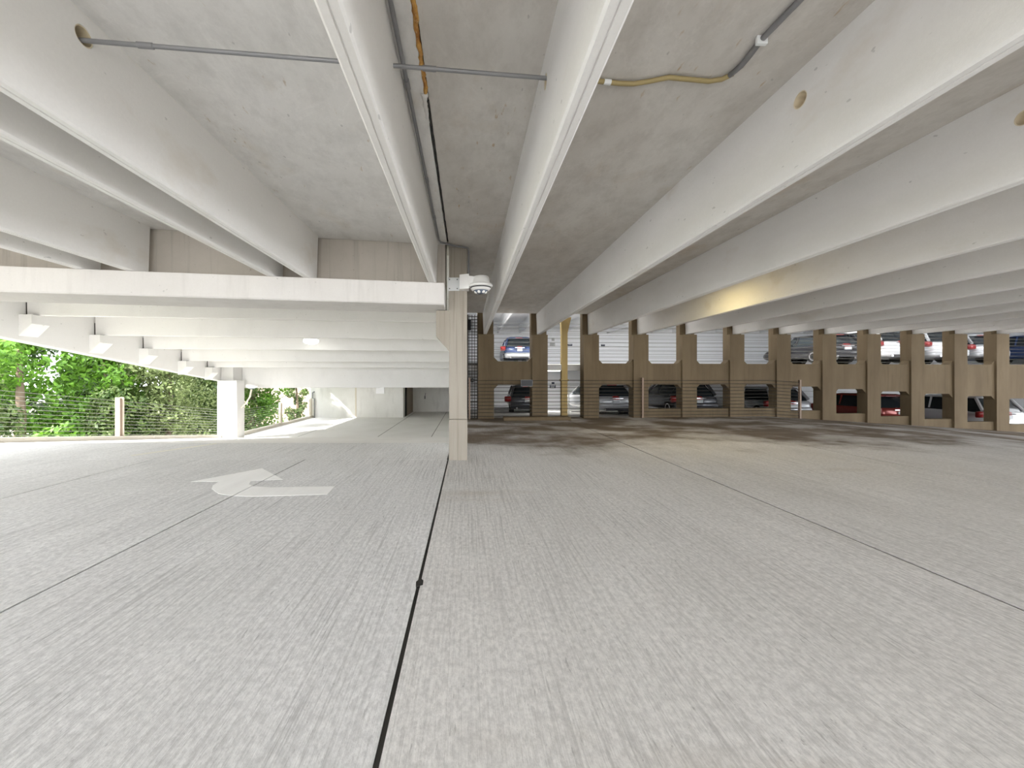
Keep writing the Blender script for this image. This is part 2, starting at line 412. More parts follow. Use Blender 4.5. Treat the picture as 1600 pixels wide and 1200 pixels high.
# open joint between the two bays: rust crust and a broken lip (parts of the ceiling)
def crust(name, y0, y1, m, w0, w1, n, drop, xoff=0.0):
    rings = []
    for i in range(n + 1):
        t = i / n; y = y0 + (y1 - y0) * t
        w = (w0 + (w1 - w0) * t) * (.75 + .5 * R.random()); d = drop * (.4 + .9 * R.random()) * (1 - .5 * t); xc = -.322 + xoff + R.uniform(-.006, .006)
        rings.append([(xc - w, y, SOFF + .01), (xc - w * .7, y, SOFF - d * .6), (xc - w * .1, y, SOFF - d), (xc + w * .6, y, SOFF - d * .7), (xc + w, y, SOFF + .01)])
    o = obj(name, MB().loft(rings), m, ceil, CL, smooth='all'); return o
crust('rust_crust', 1.2, 3.05, 'rust', .028, .016, 60, .024)['label'] = 'orange rust crust along the slab joint'
crust('broken_lip', 3.02, 3.42, 'tee_left', .030, .006, 14, .012, -.018)
crust('sealant_bead', 3.1, 6.3, 'joint', .010, .010, 30, .006, .004)

# ------------------------------------------------------------------ ledge beam on the column line
lb = Thing('ledge_beam', 'long pale concrete ledge beam carrying the tee stems left of the column', 'beam', (-.38, 6.3, 2.57))
XB0, XB1 = -10.9, -.37
def skew_prism(prof, x0, x1):                      # prof: (dy, z) around the ledge line
    return MB().loft([[(x, ledge_y(x) + dy, z) for dy, z in prof] for x in (x0, x1)])
lb.part('ledge', skew_prism([(0, 2.915), (0, 2.59), (.02, 2.57), (.8, 2.57), (.8, 2.915)], XB0, XB1), 'beam')
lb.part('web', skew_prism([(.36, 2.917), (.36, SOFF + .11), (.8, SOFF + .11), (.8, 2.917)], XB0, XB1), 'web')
# bearing pads under the stem ends
for k, (x0, x1, ss) in enumerate(TEEL):
    for x in ss: lb.part('bearing_pad', MB().box(x - .05, x + .05, ledge_y(x) + .06, ledge_y(x) + .22, 2.912, 2.921), 'joint')

# ------------------------------------------------------------------ column with corbel
co = Thing('concrete_column', 'slender weathered concrete column with a corbel, standing mid-deck', 'column', (-.155, 6.8, 0))
CX0, CX1, CY0, CY1 = -.31, 0.0, 6.56, 7.02
co.part('base_block', MB().box(CX0 - .004, CX1 + .004, CY0 - .004, CY1 + .004, -.02, .695), 'column', bevel=.012)
co.part('shaft', MB().box(CX0, CX1, CY0, CY1, .70, SOFF + .10), 'column', bevel=.012)
co.part('corbel', MB().prism([(CX0 + .01, 6.57, 2.56), (CX0 - .225, 6.57, 2.56), (CX0 - .225, 6.57, 2.12), (CX0 + .01, 6.57, 1.86)], (0, 0, 0), (0, .42, 0)), 'column', bevel=.008)
co.part('bearing_pad', MB().box(CX0 - .19, CX0 - .07, 6.62, 6.9, 2.558, 2.572), 'joint')

# ------------------------------------------------------------------ security camera
sc = Thing('security_camera', 'white domed security camera on a corner bracket of the column', 'camera', (.22, 6.45, 2.9))
pl = sc.part('bracket_plate', MB().box(-.335, -.13, 6.535, 6.556, 2.89, 3.115), 'steel_pale', bevel=.003)
for x in (-.30, -.17):
    for z in (2.925, 3.08): sc.part('screw', MB().tube([(x, 6.536, z), (x, 6.527, z)], .011, 10), 'screw', pl)
sc.part('bracket_arm', MB().prism([(-.13, 6.40, 2.885), (.03, 6.34, 2.885), (.03, 6.556, 2.885), (-.13, 6.556, 2.885)], (0, 0, 0), (0, 0, .245)), 'white_plastic', bevel=.006)
sc.part('mount_neck', MB().loft([[(.03, 6.36, 2.93), (.03, 6.54, 2.93), (.03, 6.54, 3.10), (.03, 6.36, 3.10)], [(.12, 6.36, 2.95), (.12, 6.54, 2.95), (.12, 6.54, 3.09), (.12, 6.36, 3.09)]]), 'white_plastic')
c0 = (.225, 6.45, 2.90)
hs = sc.part('housing', MB().lathe(c0, [(.165, .075), (.155, .12), (.14, .19), (.132, .20), (.0, .20)], 28), 'white_plastic', smooth=True)
sc.part('sun_ring', MB().lathe(c0, [(.175, .022), (.197, .03), (.205, .05), (.195, .072), (.15, .09)], 32), 'white_plastic', smooth=True)
sc.part('black_gap', MB().lathe(c0, [(.172, .004), (.176, .022)], 32), 'black_plastic', smooth=True)
sc.part('lower_ring', MB().lathe(c0, [(.125, -.03), (.15, -.02), (.172, .004)], 32), 'white_plastic', smooth=True)
sc.part('smoked_dome', MB().lathe(c0, [(.03, -.085), (.07, -.078), (.10, -.06), (.122, -.028)], 28), 'smoked', smooth='all')
for a in (200, 250, 300, 345):
    x = .225 + .085 * math.cos(math.radians(a)); y = 6.45 + .085 * math.sin(math.radians(a))
    sc.part('lens', MB().lathe((x, y, 2.835), [(.012, -.018), (.026, -.006), (.028, .02)], 12), 'white_plastic', smooth=True)

# ------------------------------------------------------------------ conduits on the soffit
def coupling(th, p, d, r):
    p = Vector(p); d = Vector(d).normalized(); th.part('coupling', MB().tube([p - d * .045, p + d * .045], r, 10), 'galv', smooth=True)
c1 = Thing('cross_conduit', 'thin grey conduit running crosswise through three ceiling stems', 'conduit', (-2.5, 2.36, 3.47))
A, B = Vector((-2.55, 2.34, 3.475)), Vector((.64, 2.665, 3.475))
c1.part('pipe', MB().tube([A, B], .0135, 10), 'galv', smooth=True)
for t in (.17, .72): coupling(c1, A.lerp(B, t), B - A, .018)
c2 = Thing('long_conduit', 'grey conduit hugging the stem beside the rusty joint, bent to the column', 'conduit', (-.455, 4, 3.6))
c2.part('pipe', MB().tube([(-.452, BACK + .5, 3.618), (-.452, 6.16, 3.618), (-.43, 6.25, 3.612), (-.20, 6.39, 3.60), (.0, 6.47, 3.598), (.022, 6.49, 3.585), (.026, 6.545, 3.54), (.026, 6.56, 3.15), (.026, 6.56, 2.95)], .015, 10), 'galv', smooth=True)
for y in (2.9, 4.3, 5.3): coupling(c2, (-.452, y, 3.618), (0, 1, 0), .02)
fx = Thing('flexible_conduit', 'tan flexible conduit curving from the stem into a steel pipe', 'conduit', (1.0, 2.9, 3.6))
px = [(925, 126), (948, 128), (968, 130.5), (990, 131), (1015, 127), (1045, 121), (1075, 124), (1108, 127), (1128, 124), (1146, 115)]
P3 = [slab_pt(a, b, 3.618) for a, b in px]
fx.part('flexible_hose', MB().tube([(.70, 2.70, 3.50)] + P3, .017, 10), 'flex', smooth='all')
Q3 = [slab_pt(a, b, 3.618) for a, b in [(1140, 118), (1158, 103), (1172, 86), (1190, 62), (1250, 0), (1310, -62), (1420, -176)]]
fx.part('steel_pipe', MB().tube(Q3, .019, 10), 'galv', smooth='all')
p = slab_pt(1190, 62, 3.618); fx.part('strap_clamp', MB().box(p.x - .035, p.x + .035, p.y - .012, p.y + .012, 3.585, 3.64), 'steel_pale', bevel=.004)
fx.part('connector', MB().tube([P3[0].lerp(P3[1], .8), P3[1].lerp(P3[2], .3)], .02, 10), 'steel_pale', smooth=True)

# ------------------------------------------------------------------ ramp ceiling on the left beyond the column line
XL = -10.40                                        # inner face of the sloping spandrel
SLOPE = .115
ry = [9.1, 10.76, 12.36, 14.0, 15.4]; rz = [2.886, 2.60, 2.35, 2.03, 1.84]
XRR = -.32
rc = bpy.data.objects.new('ceiling_ramp', None); COL.objects.link(rc); rc.location = (0, 9, 3)
tag(rc, 'sloping double tee ceiling of the ramp beyond the ledge beam', None, None, 'structure')
CR = (0, 9, 3)
def sk(x, y): return y + SLOPE * (x - XL)
ys = [7.35] + ry + [17.3]; zs = [3.25] + rz + [1.55]
for i in range(len(ys) - 1):
    mb = MB(); vs = []
    for x in (XL - .25, XRR):
        ya = sk(x, ys[i]) if i else ledge_y(x) + .83
        vs += [(x, ya, zs[i] + .60), (x, sk(x, ys[i + 1]), zs[i + 1] + .60), (x, sk(x, ys[i + 1]), zs[i + 1] + .74), (x, ya, zs[i] + .74)]
    o = obj('slab', mb.loft([vs[:4], vs[4:]]), 'ramp', rc, CR)
for y, z in zip(ry, rz):
    prof = [(-.07, z + .66), (-.055, z + .012), (-.043, z), (.043, z), (.055, z + .012), (.07, z + .66)]
    obj('stem', MB().loft([[(x, sk(x, y) + a, b) for a, b in prof] for x in (XL + .035, XRR)]), 'ramp', rc, CR)
    obj('end_gap', MB().box(XL + .001, XL + .03, sk(XL, y) - .05, sk(XL, y) + .05, z, z + .34), 'joint', rc, CR)

obj('lower_slab', MB().box(-10.6, -.3, 17.3, 31.0, 2.0, 2.15), 'ramp', rc, CR)

sp = Thing('spandrel_beam', 'sloping pale spandrel beam with corbels along the open left side', 'beam', (XL, 12, 1.5))
def spb(y): return 2.33 - (y - 8.55) * .135        # underside
sp.part('panel', MB().prism([(XL, 5.2, spb(5.2)), (XL, 16.9, spb(16.9)), (XL, 16.9, 2.6), (XL, 5.2, 4.2)], (-.28, 0, 0), (0, 0, 0)), 'ramp', bevel=.015)
for y, z in zip(ry, rz):
    w = .2
    prof = [(XL - .001, z - .50), (XL + .30, z - .22), (XL + .30, z - .004), (XL - .001, z - .004)]
    cb = sp.part('corbel', MB().loft([[(a, y - w, b) for a, b in prof], [(a, y + w, b) for a, b in prof]]), 'ramp')
    sp.part('bearing_pad', MB().box(XL + .02, XL + .26, y - .12, y + .12, z - .008, z + .006), 'joint', cb)

eb = Thing('end_beam', 'deep pale beam closing the low end of the ramp ceiling', 'beam', (-5, 17.4, 1))
eb.part('girder', MB().loft([[(x, sk(x, 16.75) + a, b) for a, b in ((0, .99), (.02, .97), (.40, .97), (.40, 2.2), (0, 2.2))] for x in (-9.85, XRR)]), 'ramp')

cl = Thing('corner_column', 'broad white sunlit column at the corner of the ramp railing', 'column', (-10.0, 16.3, LOWZ))
cl.part('shaft', MB().box(-10.42, -9.60, 16.0, 16.56, -1.5, 1.31), 'ramp', bevel=.015)
cl.part('head', MB().box(-10.39, -9.87, 16.2, 17.35, 1.31, 2.2), 'ramp', bevel=.01)

fl1 = Thing('flood_lamp', 'small white flood lamp on an arm beside the corner column', 'lamp', (-9.5, 16.4, .9))
fl1.part('arm', MB().tube([(-9.60, 16.3, .15), (-9.40, 16.3, .32), (-9.22, 16.3, .62), (-9.15, 16.3, .95)], .035, 8), 'post', smooth=True)
fl1.part('head', MB().lathe((-9.12, 16.25, .95), [(.08, 0), (.20, .06), (.24, .14), (.20, .20), (.0, .22)], 16), 'white_plastic', smooth=True)
fl1.part('lens', MB().lathe((-9.12, 16.25, .93), [(.05, .0), (.14, .03)], 14), 'smoked', smooth=True)

ol = Thing('oval_lamp', 'white oval lamp under the sloping ramp ceiling', 'lamp', (-4.95, 12.2, 2.5))
c = pt(486, 533, 12.2)
ol.part('lens', MB().lathe((c.x, c.y, c.z - .10), [(.06, 0), (.16, .02), (.225, .07), (.235, .12), (.22, .15)], 22), 'lamp_lens', smooth='all')
ol.part('canopy', MB().lathe((c.x, c.y, c.z + .045), [(.22, .0), (.20, .06), (.10, .08)], 22), 'white_plastic', smooth=True)
ol.part('stem', MB().tube([(c.x, c.y, c.z + .11), (c.x, c.y, 3.02)], .02, 8), 'white_plastic')

xb = Thing('hanging_sign_box', 'blank white box hung under the far ramp beam', 'sign box', (-4.15, 18.2, .6))
a, b = pt(587.5, 604, 17.55), pt(601, 615, 17.55)
xb.part('box', MB().box(a.x, b.x, 17.5, 17.6, b.z, a.z - .03), 'sign_white', bevel=.01)
for x in (a.x + .06, b.x - .06): xb.part('hanger', MB().box(x - .01, x + .01, 17.54, 17.56, a.z - .04, a.z + .04), 'steel_pale')

# ------------------------------------------------------------------ walls of the lower deck
wl = obj('wall_far_left', MB().box(-10.44, -4.27, 25.6, 30.3, LOWZ, 1.99), 'wall_pale'); tag(wl, 'pale stair tower wall at the end of the lower deck', None, None, 'structure')
obj('panel_joint', MB().box(-7.46, -7.38, 25.56, 25.61, LOWZ, 1.99), 'post', wl)
w2 = obj('wall_far', MB().box(-4.268, -.05, 30.0, 30.3, LOWZ, 1.99), 'wall_pale'); tag(w2, 'pale rear wall of the recess beside the stair tower', None, None, 'structure')
d1 = obj('door_1', MB().box(-4.275, -4.23, 27.0, 29.9, LOWZ, 1.3), 'door_brown'); tag(d1, 'brown door in the side of the stair tower', None, None, 'structure')
obj('door_gap', MB().box(-4.275, -4.24, 26.3, 27.0, LOWZ, 1.3), 'dark', d1)
wm = obj('wall_middle', MB().box(-.27, -.06, 7.03, 31.0, -1.5, 3.6), 'wall_pale'); tag(wm, 'concrete wall dividing the ramp from the parking bay', None, None, 'structure')
pl1 = Thing('wall_switch', 'small dark switch plate on the far recess wall', 'switch', (-2.4, 29.95, 0))
pc = pt(664, 621, 29.98); pl1.part('plate', MB().box(pc.x - .05, pc.x + .05, 29.95, 30.0, pc.z - .12, pc.z + .12), 'screw', bevel=.005)
pl1.part('conduit', MB().tube([(pc.x, 29.97, pc.z + .1), (pc.x + .05, 29.97, pc.z + .35)], .02, 6), 'screw')

# ------------------------------------------------------------------ kerb and cable railing on the open left side
def zramp(y): return 0.0 if y < 8.3 else (max(LOWZ, -(y - 8.3) / 8.7 * -LOWZ))
kb = Thing('edge_kerb', 'low concrete kerb along the open left edge of the ramp', 'kerb', (-10.35, 10, 0))
kys = [BACK, 8.3, 12.6, 16.0]
for i in range(3):
    ya, yb = kys[i], kys[i + 1] - .01
    kb.part('kerb_stone', MB().loft([[(-10.5, y, zramp(y) - .05), (-10.22, y, zramp(y) - .05), (-10.24, y, zramp(y) + .12), (-10.5, y, zramp(y) + .12)] for y in (ya, yb)]), 'kerb', bevel=.01)
k2 = Thing('lower_kerb', 'low concrete kerb beyond the white corner column', 'kerb', (-10.35, 20, LOWZ))
for ya, yb in ((16.57, 21.0), (21.01, 25.58)):
    k2.part('kerb_stone', MB().loft([[(-10.5, y, LOWZ - .05), (-10.22, y, LOWZ - .05), (-10.24, y, LOWZ + .14), (-10.5, y, LOWZ + .14)] for y in (ya, yb)]), 'kerb', bevel=.01)
def railing(name, label, x, pys, y0, y1, zf, n, top, m, pm):
    t = Thing(name, label, 'railing', (x, (y0 + y1) / 2, zf(y0)))
    for y in pys:
        z = zf(y) + .11; p = t.part('post', MB().box(x - .06, x + .06, y - .085, y - .05, z, z + top + .06).box(x - .06, x + .06, y + .05, y + .085, z, z + top + .06), pm)
        t.part('post_core', MB().box(x - .02, x + .02, y - .051, y + .051, z, z + top + .04), 'post_dark', p)
    brk = sorted({y0, y1, *[b for b in (8.3, 17.0) if y0 < b < y1]})
    for k in range(n):
        h = .11 + top * (k + .5) / n
        t.part('cable', MB().tube([(x, y, zf(y) + h) for y in brk], .0055, 6), m)
    return t
railing('cable_railing', 'steel cable railing on cream posts in front of the tall green trees', -10.36, [-3, 1, 4.2, 7.6, 11.45], BACK, 15.99, zramp, 11, 1.10, 'cable', 'post')
railing('cable_railing', 'shorter cable railing between the corner column and the stair tower', -10.36, [21.3, 25.4], 16.57, 25.55, lambda y: LOWZ, 11, 1.12, 'cable', 'post')
ap_ = Thing('grab_post', 'dark grey pipe at the end of the shorter railing', 'pipe', (-10.2, 25.4, LOWZ))
ap_.part('pipe', MB().tube([(-10.12, 25.45, LOWZ), (-10.12, 25.45, .05), (-10.25, 25.45, .08), (-10.25, 25.45, .45), (-10.12, 25.45, .5)], .04, 8), 'galv', smooth='all')

# ------------------------------------------------------------------ pilaster wall at the back of the right bay
WA = math.atan(.08)
wb_o = bpy.data.objects.new('wall_back', None); COL.objects.link(wb_o); wb_o.location = (0, 13.15, 0); wb_o.rotation_euler = (0, 0, WA)
tag(wb_o, 'brown concrete pilaster wall with chamfered openings behind the parking bay', None, None, 'structure')
def s_of(x): return x / math.cos(WA)
PW = .275; PT = .36
pcs = [x + .03 for x in SX]
for x in pcs:
    zb = zr(x) - .3; zt = STEM + dzr(x); s = s_of(x); zs_ = SOFF + dzr(x)
    # full-depth shaft below, set back above to leave a seat for the stem
    prof = [(0, zb), (PT, zb), (PT, zs_ + .1), (.15, zs_ + .1), (.15, zt - .004), (0, zt - .004)]
    obj('pilaster', MB().loft([[(s - PW, a, b) for a, b in prof], [(s + PW, a, b) for a, b in prof]]), 'pilaster', wb_o)
for i in range(len(pcs) - 1):
    if i == 1: continue
    x0, x1 = s_of(pcs[i]) + PW - .002, s_of(pcs[i + 1]) - PW + .002
    xm = (pcs[i] + pcs[i + 1]) / 2; d = zr(xm); up = .0 if i < 2 else -.06
    zt, zl, c = 1.985 + up, 1.17 + d * .8, .15
    prof = [(x0, zt + c), (x0 + c, zt), (x1 - c, zt), (x1, zt + c), (x1, zl - c), (x1 - c, zl), (x0 + c, zl), (x0, zl - c)]
    obj('spandrel_panel', MB().prism([(a, 0, b) for a, b in prof], (0, .06, 0), (0, .30, 0)), 'pilaster', wb_o)
    if i >= 3:                                     # low upstand wall seen below the openings on the right
        obj('upstand', MB().box(x0, x1, .08, .28, zr(pcs[i + 1]) - .3, .30 + d), 'pilaster', wb_o)

# yellow rusty post in the open bay
yp = Thing('yellow_post', 'rusty yellow steel post with flared head in the open bay', 'post', (3.4, 13.9, 0))
yx, yy = 3.515, 13.95
yp.part('shaft', MB().box(yx - .11, yx + .11, yy - .1, yy + .1, -.1, 3.05), 'yellow_post', bevel=.015)
yp.part('flared_head', MB().loft([[(yx - .11, yy - .1, 3.04), (yx + .11, yy - .1, 3.04), (yx + .11, yy + .1, 3.04), (yx - .11, yy + .1, 3.04)], [(yx - .13, yy - .1, 3.6), (yx + .24, yy - .1, 3.6), (yx + .24, yy + .1, 3.6), (yx - .13, yy + .1, 3.6)]]), 'yellow_post')
yp.part('collar', MB().box(yx - .14, yx + .14, yy - .13, yy + .13, 1.30, 1.36), 'yellow_post')
yp.part('guard_rod', MB().tube([(yx + .15, yy - .1, 0), (yx + .15, yy - .1, 1.2)], .018, 6), 'paint_old')

# cable barrier in front of the wall
cbx = Thing('cable_barrier', 'dark horizontal cables strung before the brown pilasters', 'railing', (3, 12.9, 0))
for k in range(11):
    z = .10 + .122 * k
    cbx.part('cable', MB().tube([(x, wall_y(x) - .07, z + zr(x)) for x in (.06, 11.0, 12.2)], .0085, 5), 'cable_dark')
for x in (.08, 6.2, 12.18): cbx.part('anchor_post', MB().box(x - .03, x + .03, wall_y(x) - .10, wall_y(x) - .02, zr(x) - .02, 1.42 + zr(x)), 'post_dark')
ub = Thing('cable_barrier', 'pale cables across the upper openings of the pilaster wall', 'railing', (6, 14.3, 1.9))
for k in range(11):
    z = 2.02 + .135 * k
    ub.part('cable', MB().tube([(.35, wall_y(.35) + .5, z), (24.0, wall_y(24.0) + .5, z)], .008, 5), 'cable')
# wire mesh panel between column line and first pilaster
mp = Thing('mesh_panel', 'tall black wire mesh panel beside the first brown pilaster', 'mesh panel', (.2, 13.3, 0))
for k in range(34): mp.part('wire', MB().box(.02, .37, 13.31, 13.325, .06 + .105 * k, .082 + .105 * k), 'cable_dark')
for x in (.06, .155, .25, .345): mp.part('wire', MB().box(x, x + .018, 13.30, 13.311, .02, 3.6), 'cable_dark')
fr = mp.part('frame', MB().box(.0, .045, 13.27, 13.31, 0, 3.6).box(.345, .37, 13.27, 13.31, 0, 3.6).box(.045, .345, 13.27, 13.31, 1.86, 1.93), 'cable_dark')
mp.part('latch_box', MB().box(.0, .13, 13.2, 13.27, 3.05, 3.42), 'black_plastic', fr, bevel=.01)
mp.part('handle', MB().lathe((.17, 13.22, 1.32), [(.03, -.06), (.075, -.02), (.075, .04), (.03, .08)], 10), 'black_plastic', fr, smooth=True)
# kerb block at the wall foot
ws = Thing('kerb_block', 'low worn concrete kerb block at the foot of the barrier cables', 'kerb', (2.2, 12.75, 0))
ws.part('block', MB().loft([[(1.2, 12.6, 0), (1.2, 12.98, 0), (1.2, 12.96, .11), (1.2, 12.64, .11)], [(3.45, 12.75, 0), (3.45, 13.13, 0), (3.45, 13.11, .11), (3.45, 12.79, .11)]]), 'pilaster', bevel=.015)

# ------------------------------------------------------------------ far bays behind the wall
def far_low(x, y): return zr(x) - (y - 13.6) * .055
ff = obj('floor_far_lower', grid_slab([-.05, 11, 30], [lambda x: wall_y(x) + .5, 27.5], far_low, .15), 'far_floor'); tag(ff, 'lower parking deck behind the brown pilaster wall', None, None, 'structure')
UD = lambda y: 1.90 + (y - 14.0) * .038
fu = obj('floor_far_upper', grid_slab([-.05, 30], [lambda x: wall_y(x) + .45, 30.5], lambda x, y: UD(y), .22), 'far_floor'); tag(fu, 'upper parking deck edge seen through the open bay', None, None, 'structure')
wfl = obj('wall_far_lower', MB().box(-.05, 30, 24.5, 24.7, -2.6, 2.2), 'far_white'); tag(wfl, 'white end wall of the lower parking deck', None, None, 'structure')
wfu = obj('wall_far_upper', MB().box(-.05, 30, 30.2, 30.5, 2.3, 5.9), 'far_white'); tag(wfu, 'white end wall of the upper parking deck', None, None, 'structure')
for k in range(9): obj('panel_groove', MB().box(-.05, 30, 30.188, 30.201, 2.75 + .36 * k, 2.775 + .36 * k), 'cable', wfu)
for k in range(9): obj('panel_groove', MB().box(-.05, 30, 24.488, 24.501, -1.6 + .36 * k, -1.575 + .36 * k), 'cable', wfl)
wfs = obj('wall_far_side', MB().box(-.27, -.06, 13.7, 30.5, 3.61, 5.7), 'far_white'); tag(wfs, 'white side wall of the upper parking deck beside the mesh panel', None, None, 'structure')
wfr = obj('wall_light_block', MB().box(30, 30.3, 15.6, 30.5, -3.2, 5.7), 'far_white'); tag(wfr, 'white wall added to block side light into the far decks on the right', None, None, 'structure')  # added wall, keeps light from the right out of the far decks
cf = bpy.data.objects.new('ceiling_far', None); COL.objects.link(cf); cf.location = (0, 20, 5); tag(cf, 'white tee ceiling of the upper parking deck', None, None, 'structure')
obj('slab', MB().box(-.05, 30, 13.7, 30.5, 5.55, 5.7), 'far_white', cf, (0, 20, 5))
for k in range(17): obj('stem', stem_mesh(.7 + 1.72 * k, 13.9, 30.2, 4.95, 5.56), 'far_white', cf, (0, 20, 5))

def tube_lamp(x, y, z, label, power, size=1.2, m='lamp_lens', col=(1, .98, .94)):
    t = Thing('ceiling_or_fill_lamp', label, 'lamp', (x, y, z), 'added fill lamps')
    t.part('housing', MB().box(x - size / 2, x + size / 2, y - .09, y + .09, z + .03, z + .09), 'white_plastic', bevel=.01)
    t.part('lens', MB().box(x - size / 2 + .03, x + size / 2 - .03, y - .075, y + .075, z - .02, z + .03), m, bevel=.01)
    ld = bpy.data.lights.new('lamp_light', 'AREA'); ld.shape = 'RECTANGLE'; ld.size = size; ld.size_y = .15; ld.energy = power; ld.color = col
    lo = bpy.data.objects.new('lamp_light', ld); COL.objects.link(lo); lo.parent = t.o; lo.location = (0, 0, -.03)
    return t
for k, x in enumerate((2.4, 7.6, 12.7, 17.9)):  # fill lamps added to brighten the far upper deck
    tube_lamp(x, 19.6, 5.25, 'added fill lamp under the far upper deck ceiling, ' + ('above the dark blue SUV', 'behind the second bay of bare wall', 'above the black hatchback', 'above the white SUVs at the right')[k], 105)
tube_lamp(4.6, 20.6, 1.80, 'added fill lamp under the far upper deck slab, over the lower deck', 42)  # fill lamp added to brighten the lower deck
wl_ = tube_lamp(5.05, 8.7, 3.53, 'warm yellow lamp tucked between two ceiling stems on the right', 5, .6, 'lamp_warm', (1, .78, .32))
del wl_.o['group']

# signs on the far walls
def sign(name, label, px, py, Y, w, h, m, bars=2, bm_='sign_white'):
    c = pt(px, py, Y); t = Thing(name, label, 'sign', (c.x, Y, c.z))
    pn = t.part('panel', MB().box(c.x - w / 2, c.x + w / 2, Y - .03, Y, c.z - h / 2, c.z + h / 2), m, bevel=.005)
    for k in range(bars):
        z = c.z + h * (.22 - .42 * k); t.part('marking', MB().box(c.x - w * .36, c.x + w * (.36 - .1 * k), Y - .034, Y - .029, z - h * .06, z + h * .06), bm_, pn)
sign('wall_sign', 'small dark sign above the grey hatchback', 800.5, 605.5, 24.48, .26, .14, 'sign_blue', 1)
sign('wall_sign', 'dark rectangular sign left of the yellow post, lower deck', 863.5, 604, 24.48, .38, .20, 'sign_blue', 2)
sign('wall_sign', 'small square sign above the dark lower-deck sign', 864, 598.5, 24.48, .18, .12, 'sign_blue', 0)
sign('wall_sign', 'white framed sign left of the yellow post, upper deck', 863, 538, 30.17, .42, .26, 'cable', 2, 'sign_blue')
sign('wall_sign', 'small square pictogram sign above the white framed sign', 864, 530.5, 30.17, .22, .22, 'cable', 1, 'sign_blue')
sign('wall_sign', 'small dark sign right of the yellow post, upper deck', 890.5, 539, 30.17, .36, .15, 'sign_blue', 1)
sign('wall_sign', 'lone small dark sign in the third upper opening', 942, 539.5, 30.17, .30, .14, 'sign_blue', 1)
c = pt(823, 598.5, 13.18); t = Thing('barrier_plate', 'black plate on the second pilaster above the barrier cables', 'sign', (c.x, c.y, c.z))
t.part('plate', MB().box(c.x - .19, c.x + .19, 13.14, 13.18, c.z - .10, c.z + .10), 'black_plastic', bevel=.006)
t.part('frame', MB().box(c.x - .20, c.x + .20, 13.165, 13.21, c.z - .11, c.z + .11), 'screw')

# ------------------------------------------------------------------ cars
M['tyre'] = mat('tyre_rubber', (.025, .025, .025), .85); M['rim'] = mat('alloy_rim', (.5, .5, .52), .3, .8)
M['glass'] = mat('car_glass', (.02, .026, .03), .12, 0, spec=.4); M['tail'] = mat('tail_lamp_red', (.32, .012, .012), .3, spec=.6)
M['plate'] = mat('number_plate', (.80, .82, .84), .4); M['trim'] = mat('car_trim', (.05, .05, .055), .5); M['chrome'] = mat('chrome', (.7, .7, .72), .15, .9)
def paint_mat(n, c): return mat(n, c, .22, .25, spec=.6)
M['car_blue'] = paint_mat('car_paint_blue', (.035, .06, .15)); M['car_grey'] = paint_mat('car_paint_grey', (.10, .105, .12))
M['car_white'] = paint_mat('car_paint_white', (.80, .81, .83)); M['car_silver'] = paint_mat('car_paint_silver', (.50, .51, .53)); M['car_black'] = paint_mat('car_paint_black', (.03, .03, .035)); M['car_red'] = paint_mat('car_paint_red', (.30, .05, .04))
def rrect(hw, z0, z1, y, r):
    pts = []; r = min(r, hw * .9, (z1 - z0) * .49)
    for cx, cz, a0 in ((hw - r, z0 + r, -90), (hw - r, z1 - r, 0), (-hw + r, z1 - r, 90), (-hw + r, z0 + r, 180)):
        for k in range(5):
            a = math.radians(a0 + 22.5 * k); pts.append((cx + r * math.cos(a), y, cz + r * math.sin(a)))
    return pts
def rplan(hw, y0, y1, z, r):
    pts = []
    for cx, cy, a0 in ((hw - r, y0 + r, -90), (hw - r, y1 - r, 0), (-hw + r, y1 - r, 90), (-hw + r, y0 + r, 180)):
        for k in range(4):
            a = math.radians(a0 + 30 * k); pts.append((cx + r * math.cos(a), cy + r * math.sin(a), z))
    return pts
